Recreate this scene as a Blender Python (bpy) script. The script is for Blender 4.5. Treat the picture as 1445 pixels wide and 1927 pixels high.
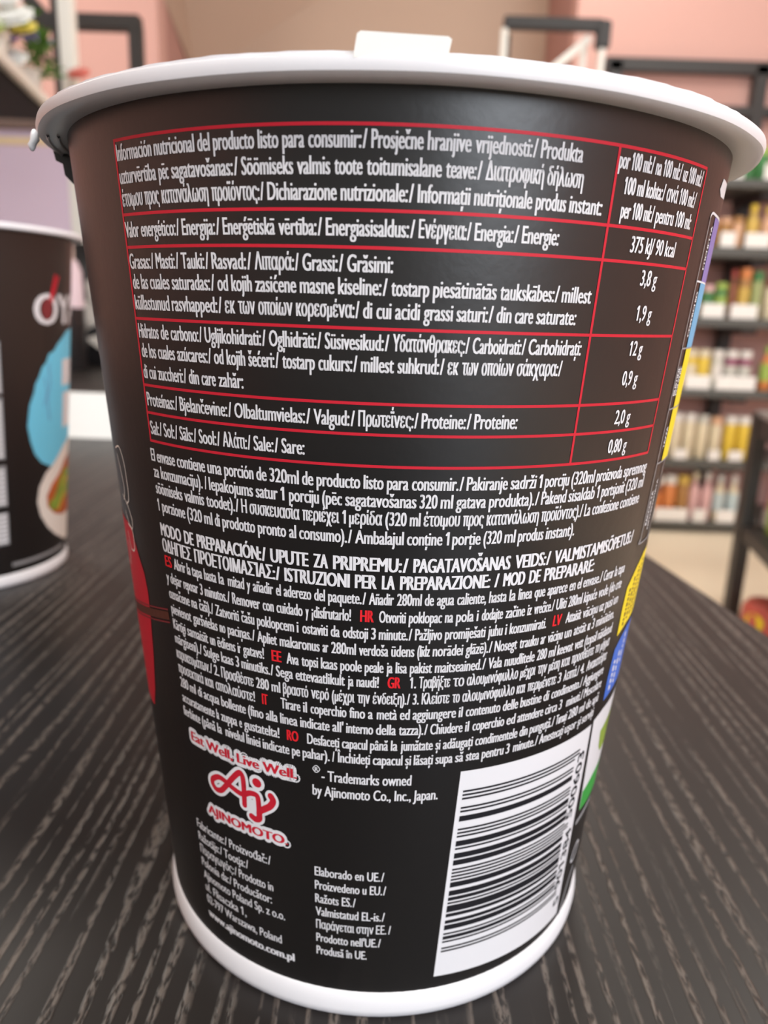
import bpy, bmesh, math, random
from math import sin, cos, pi, radians
from mathutils import Vector, Matrix
from mathutils.geometry import delaunay_2d_cdt
import unicodedata

for _o in list(bpy.data.objects):
    bpy.data.objects.remove(_o)
scene = bpy.context.scene
COL = scene.collection
random.seed(7)
TZ = 0.75                      # table top height

# ---------------------------------------------------------------- camera
cam_d = bpy.data.cameras.new('camera')
cam = bpy.data.objects.new('camera', cam_d)
COL.objects.link(cam)
_r = Vector((0.9993629, 0.0121233, 0.0335668))
_u = Vector((-0.0355477, 0.2545203, 0.9664139))
_f = Vector((-0.0031727, 0.9669914, -0.2547892))
cam.matrix_world = Matrix(((_r.x, _u.x, -_f.x, 0.0), (_r.y, _u.y, -_f.y, -0.1176657),
                           (_r.z, _u.z, -_f.z, 0.8428985), (0, 0, 0, 1)))
cam_d.sensor_fit = 'VERTICAL'
cam_d.sensor_height = 36.0
cam_d.lens = 1442.52 / 1927 * 36.0
cam_d.clip_start = 0.005
cam_d.dof.use_dof = True
cam_d.dof.focus_distance = 0.0815
cam_d.dof.aperture_fstop = 27.0
scene.camera = cam

# ---------------------------------------------------------------- world, light, exposure
scene.view_settings.view_transform = 'Standard'
scene.view_settings.look = 'None'
scene.view_settings.gamma = 1.0
scene.view_settings.exposure = 0.0
world = bpy.data.worlds.new('shop_daylight')
scene.world = world
world.use_nodes = True
bg = world.node_tree.nodes['Background']
bg.inputs[0].default_value = (1.0, 0.97, 0.93, 1)
bg.inputs[1].default_value = 0.35


def area(name, loc, target, size, power, color=(1, 1, 1), sy=None):
    d = bpy.data.lights.new(name, 'AREA')
    d.energy = power
    d.color = color
    d.shape = 'RECTANGLE'
    d.size = size
    d.size_y = sy or size
    o = bpy.data.objects.new(name, d)
    o.location = loc
    o.rotation_euler = (Vector(target) - Vector(loc)).to_track_quat('-Z', 'Y').to_euler()
    COL.objects.link(o)
    return o


LAMPS = [(-2.0, 2.1, 36, 1), (1.5, 1.5, 24, 1), (0.5, 2.7, 15, 1), (1.4, -.7, 22, 1), (-1.7, -1.1, 18, 1), (.2, -1.3, 24, 1)]
for _q, (_x, _y, _p, _w) in enumerate(LAMPS):
    area('lamp_light', (_x, _y, 2.96), (_x, _y, 0), .56, _p, (1, .95, .87))
area('shopfront_daylight', (1.75, -2.8, 1.75), (0.2, 0, .95), 1.5, 95, (.86, .92, 1.0), 1.7)



# ---------------------------------------------------------------- materials
def mat(name, color, rough=0.5, spec=0.5, metal=0.0, emit=0.0, trans=0.0, bump=0.0, bscale=200.0, vary=0.0, coat=0.0):
    m = bpy.data.materials.new(name)
    m.use_nodes = True
    nt = m.node_tree
    b = nt.nodes['Principled BSDF']
    b.inputs['Base Color'].default_value = (*color, 1)
    b.inputs['Roughness'].default_value = rough
    b.inputs['Specular IOR Level'].default_value = spec
    b.inputs['Metallic'].default_value = metal
    b.inputs['Coat Weight'].default_value = coat
    if trans:
        b.inputs['Transmission Weight'].default_value = trans
    if emit:
        b.inputs['Emission Color'].default_value = (*color, 1)
        b.inputs['Emission Strength'].default_value = emit
    if bump or vary:
        tc = nt.nodes.new('ShaderNodeTexCoord')
        n = nt.nodes.new('ShaderNodeTexNoise')
        n.inputs['Scale'].default_value = bscale
        n.inputs['Detail'].default_value = 3
        nt.links.new(tc.outputs['Object'], n.inputs['Vector'])
        if bump:
            bp = nt.nodes.new('ShaderNodeBump')
            bp.inputs['Strength'].default_value = bump
            bp.inputs['Distance'].default_value = 0.001
            nt.links.new(n.outputs['Fac'], bp.inputs['Height'])
            nt.links.new(bp.outputs['Normal'], b.inputs['Normal'])
        if vary:
            mx = nt.nodes.new('ShaderNodeMix')
            mx.data_type = 'RGBA'
            mx.inputs[6].default_value = tuple(c * (1 - vary) for c in color) + (1,)
            mx.inputs[7].default_value = tuple(min(1, c * (1 + vary)) for c in color) + (1,)
            nt.links.new(n.outputs['Fac'], mx.inputs[0])
            nt.links.new(mx.outputs[2], b.inputs['Base Color'])
    return m


def table_material():
    m = bpy.data.materials.new('dark_ash_laminate')
    m.use_nodes = True
    nt = m.node_tree
    N = nt.nodes.new
    L = nt.links.new
    b = nt.nodes['Principled BSDF']
    tc = N('ShaderNodeTexCoord')

    def noise(sx, sy, detail, rough=0.5, dist=0.0):
        mp = N('ShaderNodeMapping')
        mp.inputs['Scale'].default_value = (sx, sy, 1)
        L(tc.outputs['Object'], mp.inputs['Vector'])
        n = N('ShaderNodeTexNoise')
        n.inputs['Scale'].default_value = 1.0
        n.inputs['Detail'].default_value = detail
        n.inputs['Roughness'].default_value = rough
        n.inputs['Distortion'].default_value = dist
        L(mp.outputs['Vector'], n.inputs['Vector'])
        return n.outputs['Fac']

    def ramp(src, a, bb):
        r = N('ShaderNodeMapRange')
        r.interpolation_type = 'SMOOTHSTEP'
        r.inputs['From Min'].default_value = a
        r.inputs['From Max'].default_value = bb
        L(src, r.inputs['Value'])
        return r.outputs['Result']

    def mul(a, c):
        n = N('ShaderNodeMath')
        n.operation = 'MULTIPLY'
        for i, v in enumerate((a, c)):
            if isinstance(v, (int, float)):
                n.inputs[i].default_value = v
            else:
                L(v, n.inputs[i])
        return n.outputs[0]

    def math_(op, x, y):
        n = N('ShaderNodeMath')
        n.operation = op
        for i, v in enumerate((x, y)):
            if isinstance(v, (int, float)):
                n.inputs[i].default_value = v
            else:
                L(v, n.inputs[i])
        return n.outputs[0]

    sep = N('ShaderNodeSeparateXYZ')
    L(tc.outputs['Object'], sep.inputs[0])
    wob = math_('MULTIPLY', noise(55, 3.5, 2.0), 0.016)
    phase = math_('MULTIPLY', math_('ADD', sep.outputs['X'], wob), 2 * pi / 0.0034)
    band = ramp(math_('SINE', phase, 0.0), 0.05, 0.9)
    breaks = ramp(noise(330, 9, 2.0, 0.6), 0.40, 0.56)
    streak = mul(band, breaks)
    pores = ramp(noise(1700, 450, 2.0), 0.36, 0.60)
    broad = ramp(noise(40, 2.5, 1.0), 0.15, 0.45)
    fac = mul(mul(streak, pores), broad)
    mx = N('ShaderNodeMix')
    mx.data_type = 'RGBA'
    mx.inputs[6].default_value = (0.0105, 0.0078, 0.0066, 1)
    mx.inputs[7].default_value = (0.115, 0.095, 0.082, 1)
    L(fac, mx.inputs[0])
    L(mx.outputs[2], b.inputs['Base Color'])
    b.inputs['Roughness'].default_value = 0.4
    b.inputs['Specular IOR Level'].default_value = 0.42
    bp = N('ShaderNodeBump')
    bp.inputs['Strength'].default_value = 0.35
    bp.inputs['Distance'].default_value = 0.0004
    L(fac, bp.inputs['Height'])
    L(bp.outputs['Normal'], b.inputs['Normal'])
    return m


M = dict(
    black_print=mat('black_matt_print', (0.0075, 0.0066, 0.0066), 0.37, 0.62, bump=0.02, bscale=900),
    white_paper=mat('white_coated_paper', (0.80, 0.80, 0.83), 0.35, 0.5),
    lid_foil=mat('white_lid_foil', (0.74, 0.74, 0.77), 0.4, 0.5, bump=0.25, bscale=400),
    tab=mat('white_tab_paper', (0.92, 0.92, 0.88), 0.5, 0.3),
    tab_edge=mat('yellow_tab_edge', (0.88, 0.82, 0.25), 0.5, 0.3),
    ink_white=mat('white_ink', (0.78, 0.78, 0.81), 0.5, 0.3),
    ink_grey=mat('grey_ink', (0.30, 0.30, 0.31), 0.5, 0.3),
    ink_red=mat('red_ink', (0.58, 0.016, 0.035), 0.5, 0.3),
    ink_dark_red=mat('dark_red_ink', (0.22, 0.03, 0.035), 0.5, 0.3),
    ink_brown=mat('brown_ink', (0.10, 0.03, 0.02), 0.5, 0.3),
    ink_black=mat('black_ink', (0.012, 0.012, 0.016), 0.5, 0.3),
    ink_yellow=mat('yellow_ink', (0.87, 0.68, 0.02), 0.5, 0.3),
    ink_blue=mat('blue_ink', (0.06, 0.16, 0.62), 0.5, 0.3),
    ink_pale_blue=mat('pale_blue_ink', (0.16, 0.42, 0.68), 0.5, 0.3),
    ink_sky=mat('sky_blue_ink', (0.18, 0.66, 0.92), 0.5, 0.3),
    ink_purple=mat('purple_ink', (0.25, 0.20, 0.50), 0.5, 0.3),
    ink_green=mat('green_ink', (0.05, 0.35, 0.06), 0.5, 0.3),
    ink_cream=mat('cream_ink', (0.85, 0.80, 0.74), 0.5, 0.3),
    ink_broth=mat('orange_broth_ink', (0.50, 0.12, 0.03), 0.5, 0.3, vary=0.6, bscale=150),
    ink_leaf=mat('leaf_green_ink', (0.25, 0.36, 0.05), 0.5, 0.3, vary=0.5, bscale=300),
    ink_noodle=mat('noodle_yellow_ink', (0.80, 0.45, 0.06), 0.5, 0.3),
    table=table_material(),
    table_edge=mat('table_edge_band', (0.02, 0.016, 0.014), 0.5),
    black_metal=mat('black_powder_coat', (0.035, 0.032, 0.030), 0.5),
    soot=mat('matt_black_board', (.006, .0055, .0055), 0.7, 0.2),
    shelf_black=mat('charcoal_shelf', (0.095, 0.098, 0.090), 0.5),
    steel=mat('pale_steel', (0.86, 0.84, 0.77), 0.35, 0.5, 0.1, bump=0.05, bscale=90),
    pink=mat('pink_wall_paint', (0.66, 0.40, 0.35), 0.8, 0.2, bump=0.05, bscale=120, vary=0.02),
    pink_dark=mat('pink_recess_darker', (0.46, 0.26, 0.225), 0.8, 0.2, bump=0.05, bscale=120),  # darker pink for the sides and back of the recess
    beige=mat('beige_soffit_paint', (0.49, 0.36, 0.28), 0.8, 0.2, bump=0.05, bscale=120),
    ceiling=mat('dark_ceiling', (0.07, 0.065, 0.06), 0.9, 0.1),
    floor=mat('cream_floor', (0.86, 0.75, 0.57), 0.45, 0.4, vary=0.03, bscale=3),
    lilac=mat('lilac_panel', (0.62, 0.54, 0.70), 0.5, 0.3),
    lilac_dark=mat('mauve_panel', (0.44, 0.36, 0.46), 0.5, 0.3),
    brown_top=mat('brown_top_board', (0.16, 0.115, 0.10), 0.5),
    trim_yellow=mat('straw_trim', (0.72, 0.60, 0.38), 0.5),
    card=mat('white_card', (0.93, 0.93, 0.90), 0.6, 0.2),
    petal_white=mat('white_petal', (0.86, 0.86, 0.82), 0.6, 0.2),
    petal_purple=mat('purple_petal', (0.24, 0.14, 0.42), 0.6, 0.2),
    petal_yellow=mat('yellow_petal', (0.75, 0.62, 0.12), 0.6, 0.2),
    petal_pink=mat('pink_petal', (0.80, 0.45, 0.45), 0.6, 0.2),
    leaf=mat('green_leaf', (0.10, 0.22, 0.035), 0.5, 0.3, vary=0.4, bscale=60),
    leaf_lime=mat('lime_leaf', (0.42, 0.52, 0.10), 0.5, 0.3),
    wrap=mat('white_wrap_paper', (0.85, 0.83, 0.78), 0.5, 0.3),
    pouch=mat('black_pouch_film', (0.018, 0.016, 0.016), 0.35),
    pouch_print=mat('grey_pouch_print', (0.52, 0.48, 0.42), 0.5),
    lamp=mat('lamp_panel', (1.0, 0.95, 0.88), 0.5, emit=6.0),
)
_mc = {}


def colmat(name, c, rough=0.35):
    if name not in _mc:
        _mc[name] = mat(name, c, rough)
    return _mc[name]


# ---------------------------------------------------------------- object helpers
def link(name, me, m=None, parent=None, smooth=False):
    o = bpy.data.objects.new(name, me)
    COL.objects.link(o)
    if m is not None:
        for x in (m if isinstance(m, (list, tuple)) else [m]):
            me.materials.append(x)
    if smooth:
        me.polygons.foreach_set('use_smooth', [True] * len(me.polygons))
    if parent is not None:
        o.parent = parent
    return o


def mesh(name, verts, faces, m=None, parent=None, smooth=False, midx=None):
    me = bpy.data.meshes.new(name)
    me.from_pydata([tuple(v) for v in verts], [], faces)
    if midx is not None:
        me.polygons.foreach_set('material_index', midx)
    me.update()
    return link(name, me, m, parent, smooth)


def from_bm(name, bm, m=None, parent=None, smooth=False):
    bmesh.ops.recalc_face_normals(bm, faces=bm.faces)
    me = bpy.data.meshes.new(name)
    bm.to_mesh(me)
    bm.free()
    return link(name, me, m, parent, smooth)


def thing(name, label, cat, loc=(0, 0, 0), rotz=0.0, group=None):
    o = bpy.data.objects.new(name, None)
    o.empty_display_size = 0.05
    COL.objects.link(o)
    o.location = loc
    o.rotation_euler = (0, 0, rotz)
    o['label'] = label
    o['category'] = cat
    if group:
        o['group'] = group
    return o


def tag(o, label, cat, group=None):
    o['label'] = label
    o['category'] = cat
    if group:
        o['group'] = group
    return o


def structure(o):
    o['kind'] = 'structure'
    return o


def bm_box(bm, c, s, rz=0.0, bev=0.0):
    r = bmesh.ops.create_cube(bm, size=1.0)
    vs = r['verts']
    bmesh.ops.scale(bm, vec=s, verts=vs)
    if bev:
        es = list({e for v in vs for e in v.link_edges})
        rb = bmesh.ops.bevel(bm, geom=es, offset=bev, segments=2, affect='EDGES', profile=0.5)
        vs = list({v for f in rb['faces'] for v in f.verts} | {v for v in vs if v.is_valid})
        vs = [v for v in vs if v.is_valid]
    if rz:
        bmesh.ops.rotate(bm, cent=(0, 0, 0), matrix=Matrix.Rotation(rz, 3, 'Z'), verts=vs)
    bmesh.ops.translate(bm, vec=c, verts=vs)


def box(name, c, s, m, parent=None, rz=0.0, bev=0.0):
    bm = bmesh.new()
    bm_box(bm, c, s, rz, bev)
    return from_bm(name, bm, m, parent)


def bar(name, a, b, w, d, m, parent=None):
    """square tube from a to b"""
    a, b = Vector(a), Vector(b)
    bm = bmesh.new()
    r = bmesh.ops.create_cube(bm, size=1.0)
    bmesh.ops.scale(bm, vec=(w, d, (b - a).length), verts=r['verts'])
    bmesh.ops.bevel(bm, geom=list(bm.edges), offset=min(w, d) * 0.12, segments=2, affect='EDGES')
    z = (b - a).normalized()
    x = Vector((1, 0, 0)) if abs(z.x) < 0.9 else Vector((0, 1, 0))
    y = z.cross(x).normalized()
    x = y.cross(z)
    rot = Matrix((x, y, z)).transposed()
    for v in bm.verts:
        v.co = rot @ v.co + (a + b) / 2
    return from_bm(name, bm, m, parent)


def lathe(name, prof, m, parent=None, seg=48, closed=False, jitter=None, midx=None):
    verts, faces, mi = [], [], []
    n = len(prof)
    for i in range(seg):
        a = 2 * pi * i / seg
        for j, (r, z) in enumerate(prof):
            dr = jitter(a, j) if jitter else 0.0
            verts.append(((r + dr) * sin(a), -(r + dr) * cos(a), z))
    for i in range(seg):
        k = (i + 1) % seg
        for j in range(n - 1 + (1 if closed else 0)):
            q = (j + 1) % n
            f = [i * n + j, k * n + j, k * n + q, i * n + q]
            faces.append(f)
            mi.append(midx[j] if midx else 0)
    me = bpy.data.meshes.new(name)
    me.from_pydata(verts, [], faces)
    me.polygons.foreach_set('material_index', mi)
    bm = bmesh.new()
    bm.from_mesh(me)
    bmesh.ops.remove_doubles(bm, verts=bm.verts, dist=1e-7)
    bmesh.ops.recalc_face_normals(bm, faces=bm.faces)
    bm.to_mesh(me)
    bm.free()
    o = link(name, me, m, parent, True)
    me.set_sharp_from_angle(angle=radians(40))
    return o


# ---------------------------------------------------------------- printing on a cup wall (angle in degrees, height in mm)
RA, RB = 0.034054, 0.0854559


def on_wall(t, z, eps):
    R = RA + RB * z / 1000 + eps
    a = radians(t)
    return (R * sin(a), -R * cos(a), z / 1000)


class Print:
    """flat artwork (angle, height) that is then wrapped onto the wall of the cup"""

    def __init__(self):
        self.v, self.f, self.m = [], [], []

    def tri(self, verts, faces, mi=0):
        b = len(self.v)
        self.v += verts
        self.f += [tuple(i + b for i in f) for f in faces]
        self.m += [mi] * len(faces)

    def poly(self, pts, mi=0, step=2.0):
        bm = bmesh.new()
        bm.faces.new([bm.verts.new((p[0], p[1], 0)) for p in pts])
        bmesh.ops.triangulate(bm, faces=bm.faces)
        lo = min(p[0] for p in pts)
        hi = max(p[0] for p in pts)
        t = math.ceil(lo / step) * step
        while t < hi:
            bmesh.ops.bisect_plane(bm, geom=list(bm.verts) + list(bm.edges) + list(bm.faces), dist=1e-5,
                                   plane_co=(t, 0, 0), plane_no=(1, 0, 0))
            t += step
        bm.verts.index_update()
        self.tri([(v.co.x, v.co.y) for v in bm.verts], [[v.index for v in f.verts] for f in bm.faces], mi)
        bm.free()

    def rect(self, t0, t1, z0, z1, mi=0):
        self.poly([(t0, z0), (t1, z0), (t1, z1), (t0, z1)], mi)

    def stroke(self, pts, w, mi=0, k=1.45, close=False):
        """rounded line of width w mm; k = degrees per mm; Catmull-Rom through pts"""
        P = [Vector((p[0] / k, p[1])) for p in pts]
        if close:
            P = [P[-1]] + P + [P[0], P[1]]
        else:
            P = [P[0] * 2 - P[1]] + P + [P[-1] * 2 - P[-2]]
        out = []
        for i in range(1, len(P) - 2):
            for s in range(8):
                t = s / 8
                a, b, c, d = P[i - 1:i + 3]
                out.append(0.5 * ((2 * b) + (c - a) * t + (2 * a - 5 * b + 4 * c - d) * t * t + (3 * b - a - 3 * c + d) * t ** 3))
        out.append(P[-2])
        h = w / 2
        for p in out:
            self.disc(p.x * k, p.y, h, h, mi, k)
        for a, b in zip(out, out[1:]):
            if (b - a).length < 1e-6:
                continue
            d = (b - a).normalized()
            n = Vector((-d.y, d.x)) * h
            q = [a + n, b + n, b - n, a - n]
            self.tri([(p.x * k, p.y) for p in q], [(3, 2, 1, 0)], mi)

    def disc(self, t, z, rx, rz, mi=0, k=1.45, rot=0.0, n=14):
        v = []
        for i in range(n):
            a = 2 * pi * i / n
            x, y = rx * cos(a), rz * sin(a)
            v.append((t + (x * cos(rot) - y * sin(rot)) * k, z + x * sin(rot) + y * cos(rot)))
        self.tri(v, [tuple(range(n))], mi)

    def text(self, s, t0, t1, z, cap, mi=0, bold=0.0, z1=None, rot=False, halo=0.0):
        s = s.replace(':/', ':_/').replace('./', '._/')
        """fit s between angles t0..t1 on baseline z (or, turned a quarter, between heights t0..t1 at angle z)"""
        v, f, x0, x1, _ = glyphs(s)
        sy = cap / CAP_H
        offs = [(-bold, 0.0), (0.0, 0.0), (bold, 0.0)] if bold else [(0.0, 0.0)]
        if halo:
            offs = [(halo * 1.45 * cos(2 * pi * k / 14), halo * sin(2 * pi * k / 14)) for k in range(14)] + [(0.0, 0.0)]
        for dx, dz in offs:
            out = []
            for x, y in v:
                u = (x - x0) / (x1 - x0)
                if rot:
                    out.append((z - y * sy * 1.45, t0 + u * (t1 - t0) + dx))
                else:
                    zz = z + (0 if z1 is None else (z1 - z) * u)
                    out.append((t0 + u * (t1 - t0) + dx, zz + y * sy + dz))
            self.tri(out, f, mi)

    def build(self, name, mats, parent, eps=4e-5):
        lift = {}
        for f, m in zip(self.f, self.m):
            for k in f:
                lift[k] = m
        return mesh(name, [on_wall(t, z, eps + 1.2e-5 * lift.get(k, 0)) for k, (t, z) in enumerate(self.v)], self.f, mats, parent, midx=self.m)


_gc = {}


def contours(s):
    """closed outlines of s in the built-in typeface"""
    c = bpy.data.curves.new('txt', 'FONT')
    c.body = s
    c.resolution_u = 3
    c.fill_mode = 'NONE'
    o = bpy.data.objects.new('txt', c)
    COL.objects.link(o)
    bpy.context.view_layer.update()
    ev = o.evaluated_get(bpy.context.evaluated_depsgraph_get())
    me = ev.to_mesh()
    nb = {}
    for e in me.edges:
        p, q = e.vertices
        nb.setdefault(p, []).append(q)
        nb.setdefault(q, []).append(p)
    co = [(p.co.x, p.co.y) for p in me.vertices]
    ev.to_mesh_clear()
    bpy.data.objects.remove(o)
    bpy.data.curves.remove(c)
    seen, out = set(), []
    for v in sorted(nb):
        if v in seen:
            continue
        loop, cur, prev = [], v, None
        while cur not in seen:
            seen.add(cur)
            loop.append(cur)
            nx = [k for k in nb[cur] if k != prev and k not in seen]
            prev = cur
            if not nx:
                break
            cur = min(nx) if len(loop) == 1 else nx[0]
        out.append([co[k] for k in loop])
    return [l for l in out if len(l) > 2]


def _wind(p, loops):
    w = 0
    for l in loops:
        for (x0, y0), (x1, y1) in zip(l, l[1:] + l[:1]):
            if (y0 <= p[1]) != (y1 <= p[1]):
                x = x0 + (x1 - x0) * (p[1] - y0) / (y1 - y0)
                if x > p[0]:
                    w += 1 if y1 > y0 else -1
    return w


def fill(loops):
    """triangles of everything with a non zero winding number"""
    pts, edges = [], []
    for l in loops:
        b = len(pts)
        pts += [Vector(p) for p in l]
        edges += [(b + k, b + (k + 1) % len(l)) for k in range(len(l))]
    vo, _, fo, _, _, _ = delaunay_2d_cdt(pts, edges, [], 0, 1e-6)
    V = [(v.x, v.y) for v in vo]
    F = []
    for t in fo:
        c = (sum(V[k][0] for k in t) / len(t), sum(V[k][1] for k in t) / len(t))
        if _wind(c, loops):
            F.append(tuple(t))
    return V, F


MARKS = {'\u0304': 'macron', '\u030c': 'caron', '\u0306': 'breve', '\u0301': 'acute', '\u0327': 'comma', '\u0326': 'comma'}


def letter(ch):
    """filled outlines of one character and its advance"""
    if ch in _gc:
        return _gc[ch]
    if ch == '_':                      # hair space
        return ([], [], .10)
    nf = unicodedata.normalize('NFD', ch)
    if ord(ch) > 255 and len(nf) == 2 and nf[0] < '\x7f' and nf[1] in MARKS:
        base = nf[0] if nf[0] != 'i' else '\u0131'
        V, F, adv = letter(nf[0])
        V, F = list(V), list(F)
        if nf[0] == 'i':               # the dot makes way for the mark
            top = max(p[1] for p in letter('x')[0])
            V = [(p[0], min(p[1], top)) for p in V]
        H = max(p[1] for p in V)
        x = (min(p[0] for p in V) + max(p[0] for p in V)) / 2
        kind = MARKS[nf[1]]
        y = H + .07
        if kind == 'macron':
            S = [[(x - .15, y + .03), (x + .15, y + .03), (x + .15, y + .10), (x - .15, y + .10)]]
        elif kind == 'caron':
            S = [[(x - .16, y + .17), (x - .04, y), (x + .04, y), (x + .16, y + .17), (x + .07, y + .17), (x, y + .07), (x - .07, y + .17)]]
        elif kind == 'breve':
            S = [[(x - .15, y + .15), (x - .09, y + .03), (x, y), (x + .09, y + .03), (x + .15, y + .15), (x + .08, y + .15), (x, y + .07), (x - .08, y + .15)]]
        elif kind == 'acute' or nf[0] == 'g':
            S = [[(x - .07, y), (x + .01, y), (x + .13, y + .18), (x + .02, y + .18)]]
        else:
            S = [[(x - .02, -.06), (x + .08, -.06), (x + .03, -.24), (x - .05, -.24)]]
        v, f = fill(S)
        n = len(V)
        V += v
        F += [tuple(k + n for k in t) for t in f]
        _gc[ch] = (V, F, adv)
        return _gc[ch]
    bar = min(p[0] for l in contours('|') for p in l)
    adv = min(p[0] for p in max(contours(ch + '|'), key=lambda l: max(q[0] for q in l))) - bar
    V, F = fill(contours(ch)) if ch != ' ' else ([], [])
    if ch == '1':
        xr = max(p[0] for p in V)
        w1 = xr - min(p[0] for p in V)
        H = max(p[1] for p in V)
        b = len(V)
        V += [(xr - w1, H), (xr - w1 - .13, H - .12), (xr - w1 - .13, H - .21), (xr - w1, H - .11)]
        F.append((b, b + 1, b + 2, b + 3))
    _gc[ch] = (V, F, adv)
    return _gc[ch]


def glyphs(s):
    V, F, x = [], [], 0.0
    for ch in s:
        v, f, adv = letter(ch)
        b = len(V)
        V += [(p[0] + x, p[1]) for p in v]
        F += [tuple(k + b for k in t) for t in f]
        x += adv
    xs = [p[0] for p in V]
    return (V, F, min(xs), max(xs), 0)


CAP_H = max(p[1] for p in glyphs('H')[0])


def make_cup(label, loc, rotz=0.0, group=None):
    root = thing('instant_noodle_cup', label, 'noodle cup', loc, rotz, group)
    R = lambda z: RA + RB * z
    wall = lathe('cup_wall', [(R(.0037), .0037), (R(.03), .03), (R(.06), .06), (R(.09), .09), (R(.1125), .1125),
                              (R(.1125) - .0008, .1125), (R(.06) - .0008, .06), (R(.0037) - .0008, .0037)],
                 M['black_print'], root, 144, closed=True)
    wall['label'] = 'black printed paper wall'
    lathe('base_ring', [(.0310, .0045), (.0310, .0006), (.0316, .0), (.0343, .0), (.03475, .0004), (.0349, .0014),
                        (.03478, .0026), (.0346, .00375), (.0344, .0041), (.0335, .0045)],
          M['white_paper'], root, 128, closed=True)['label'] = 'white paper ring at the foot'
    lathe('rim', [(.0430, .1121), (.0437, .11195), (.0452, .1118), (.0463, .1118), (.0469, .1121), (.0471, .1127),
                  (.0470, .1132), (.0465, .1135), (.0455, .1136), (.0430, .1135)],
          M['white_paper'], root, 160, closed=True,
          jitter=lambda a, j: .00005 * sin(7 * a + 1) + .00004 * sin(19 * a))['label'] = 'white rolled rim'
    lid = lathe('lid', [(0.0, .11378), (.0462, .11378), (.0462, .1135), (0.0, .1135)],
                M['lid_foil'], root, 240,
                jitter=lambda a, j: (.00009 * sin(13 * a) + .00008 * sin(37 * a + 2) + .00007 * sin(83 * a)) if 0 < j < 3 else 0.0)
    lid['label'] = 'white peel off lid'
    return root, wall, lid


# ================================================================ setting
def wall(name, c, s, m):
    return structure(box(name, c, s, m))


structure(box('floor', (0, 1.0, -.025), (7.0, 8.4, .05), M['floor']))
structure(box('ceiling', (0, 1.0, 3.025), (7.0, 8.4, .05), M['ceiling']))
structure(box('wall_left', (-3.05, 1.0, 1.5), (.1, 8.0, 3.0), M['pink']))
structure(box('wall_right', (3.05, 1.0, 1.5), (.1, 8.0, 3.0), M['pink']))
# back wall with a recess in the middle
bw = bmesh.new()
bm_box(bw, (-1.988, 3.36, 1.5), (2.024, .12, 3.0))
bm_box(bw, (1.8405, 3.36, 1.5), (2.319, .12, 3.0))
structure(from_bm('wall_back', bw, M['pink']))
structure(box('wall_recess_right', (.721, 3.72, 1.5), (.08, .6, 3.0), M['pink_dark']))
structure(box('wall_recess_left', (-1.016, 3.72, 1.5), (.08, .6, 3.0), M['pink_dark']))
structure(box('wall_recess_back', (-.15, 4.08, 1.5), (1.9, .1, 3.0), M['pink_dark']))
# sloping beige soffit in the recess, its left end cut on a slant
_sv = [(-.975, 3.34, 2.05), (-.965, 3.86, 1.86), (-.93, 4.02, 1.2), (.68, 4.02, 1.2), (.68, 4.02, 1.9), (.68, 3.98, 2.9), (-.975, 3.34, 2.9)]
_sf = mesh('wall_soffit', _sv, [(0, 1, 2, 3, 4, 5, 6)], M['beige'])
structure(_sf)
structure(box('wall_front', (0, -2.98, 2.9), (6.0, .06, .2), M['ceiling']))


# ================================================================ table
_tp = [(.186, -.32), (-.05, 1.19), (-.70, 1.19), (-.70, -.32)]
table = thing('table', 'dark wood grain laminate table carrying the noodle cups', 'table', (-.35, .4, 0))
bm = bmesh.new()
top = [bm.verts.new((x + .35, y - .4, TZ)) for x, y in _tp]
bot = [bm.verts.new((x + .35, y - .4, TZ - .035)) for x, y in _tp]
bm.faces.new(top)
bm.faces.new(bot[::-1])
for i in range(4):
    k = (i + 1) % 4
    bm.faces.new((top[i], bot[i], bot[k], top[k]))
bmesh.ops.bevel(bm, geom=[e for e in bm.edges if all(abs(v.co.z - TZ) < 1e-6 for v in e.verts)], offset=.0015, segments=2, affect='EDGES')
from_bm('table_top', bm, M['table'], table)
for x, y in ((.40, -.64), (.20, .72), (-.30, .72), (-.30, -.64)):
    box('leg', (x, y, (TZ - .035) / 2), (.05, .05, TZ - .035), M['table_edge'], table, bev=.003)

# ================================================================ the noodle cup in front
cup, wall_, lid = make_cup('large black noodle cup in front, its back printed with a red-ruled nutrition table and barcode', (0, 0, TZ))
cup_wall = wall_
# pull tab standing up on the lid edge
tb = bmesh.new()
_o = [(-.0041, .1140), (-.0038, .1150), (-.0034, .1153), (.0036, .1152), (.0041, .1149), (.0039, .1140)]


def tab_shape(name, pts, y0, th, lean, m, parent):
    bm = bmesh.new()
    fr = [bm.verts.new((x, y0 - (z - .1140) * lean, z)) for x, z in pts]
    bk = [bm.verts.new((x, y0 + th - (z - .1140) * lean, z)) for x, z in pts]
    bm.faces.new(fr)
    bm.faces.new(bk[::-1])
    n = len(pts)
    for i in range(n):
        bm.faces.new((fr[i], bk[i], bk[(i + 1) % n], fr[(i + 1) % n]))
    return from_bm(name, bm, m, parent)


tab = tab_shape('lid_pull_tab', [(-.0041, .1130), (-.0038, .1147), (-.0035, .1149), (.0037, .1147), (.0040, .1145), (.0037, .1130)], -.0470, .0002, .12, M['tab'], cup)
tab['label'] = 'small white pull tab on the lid'

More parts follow.
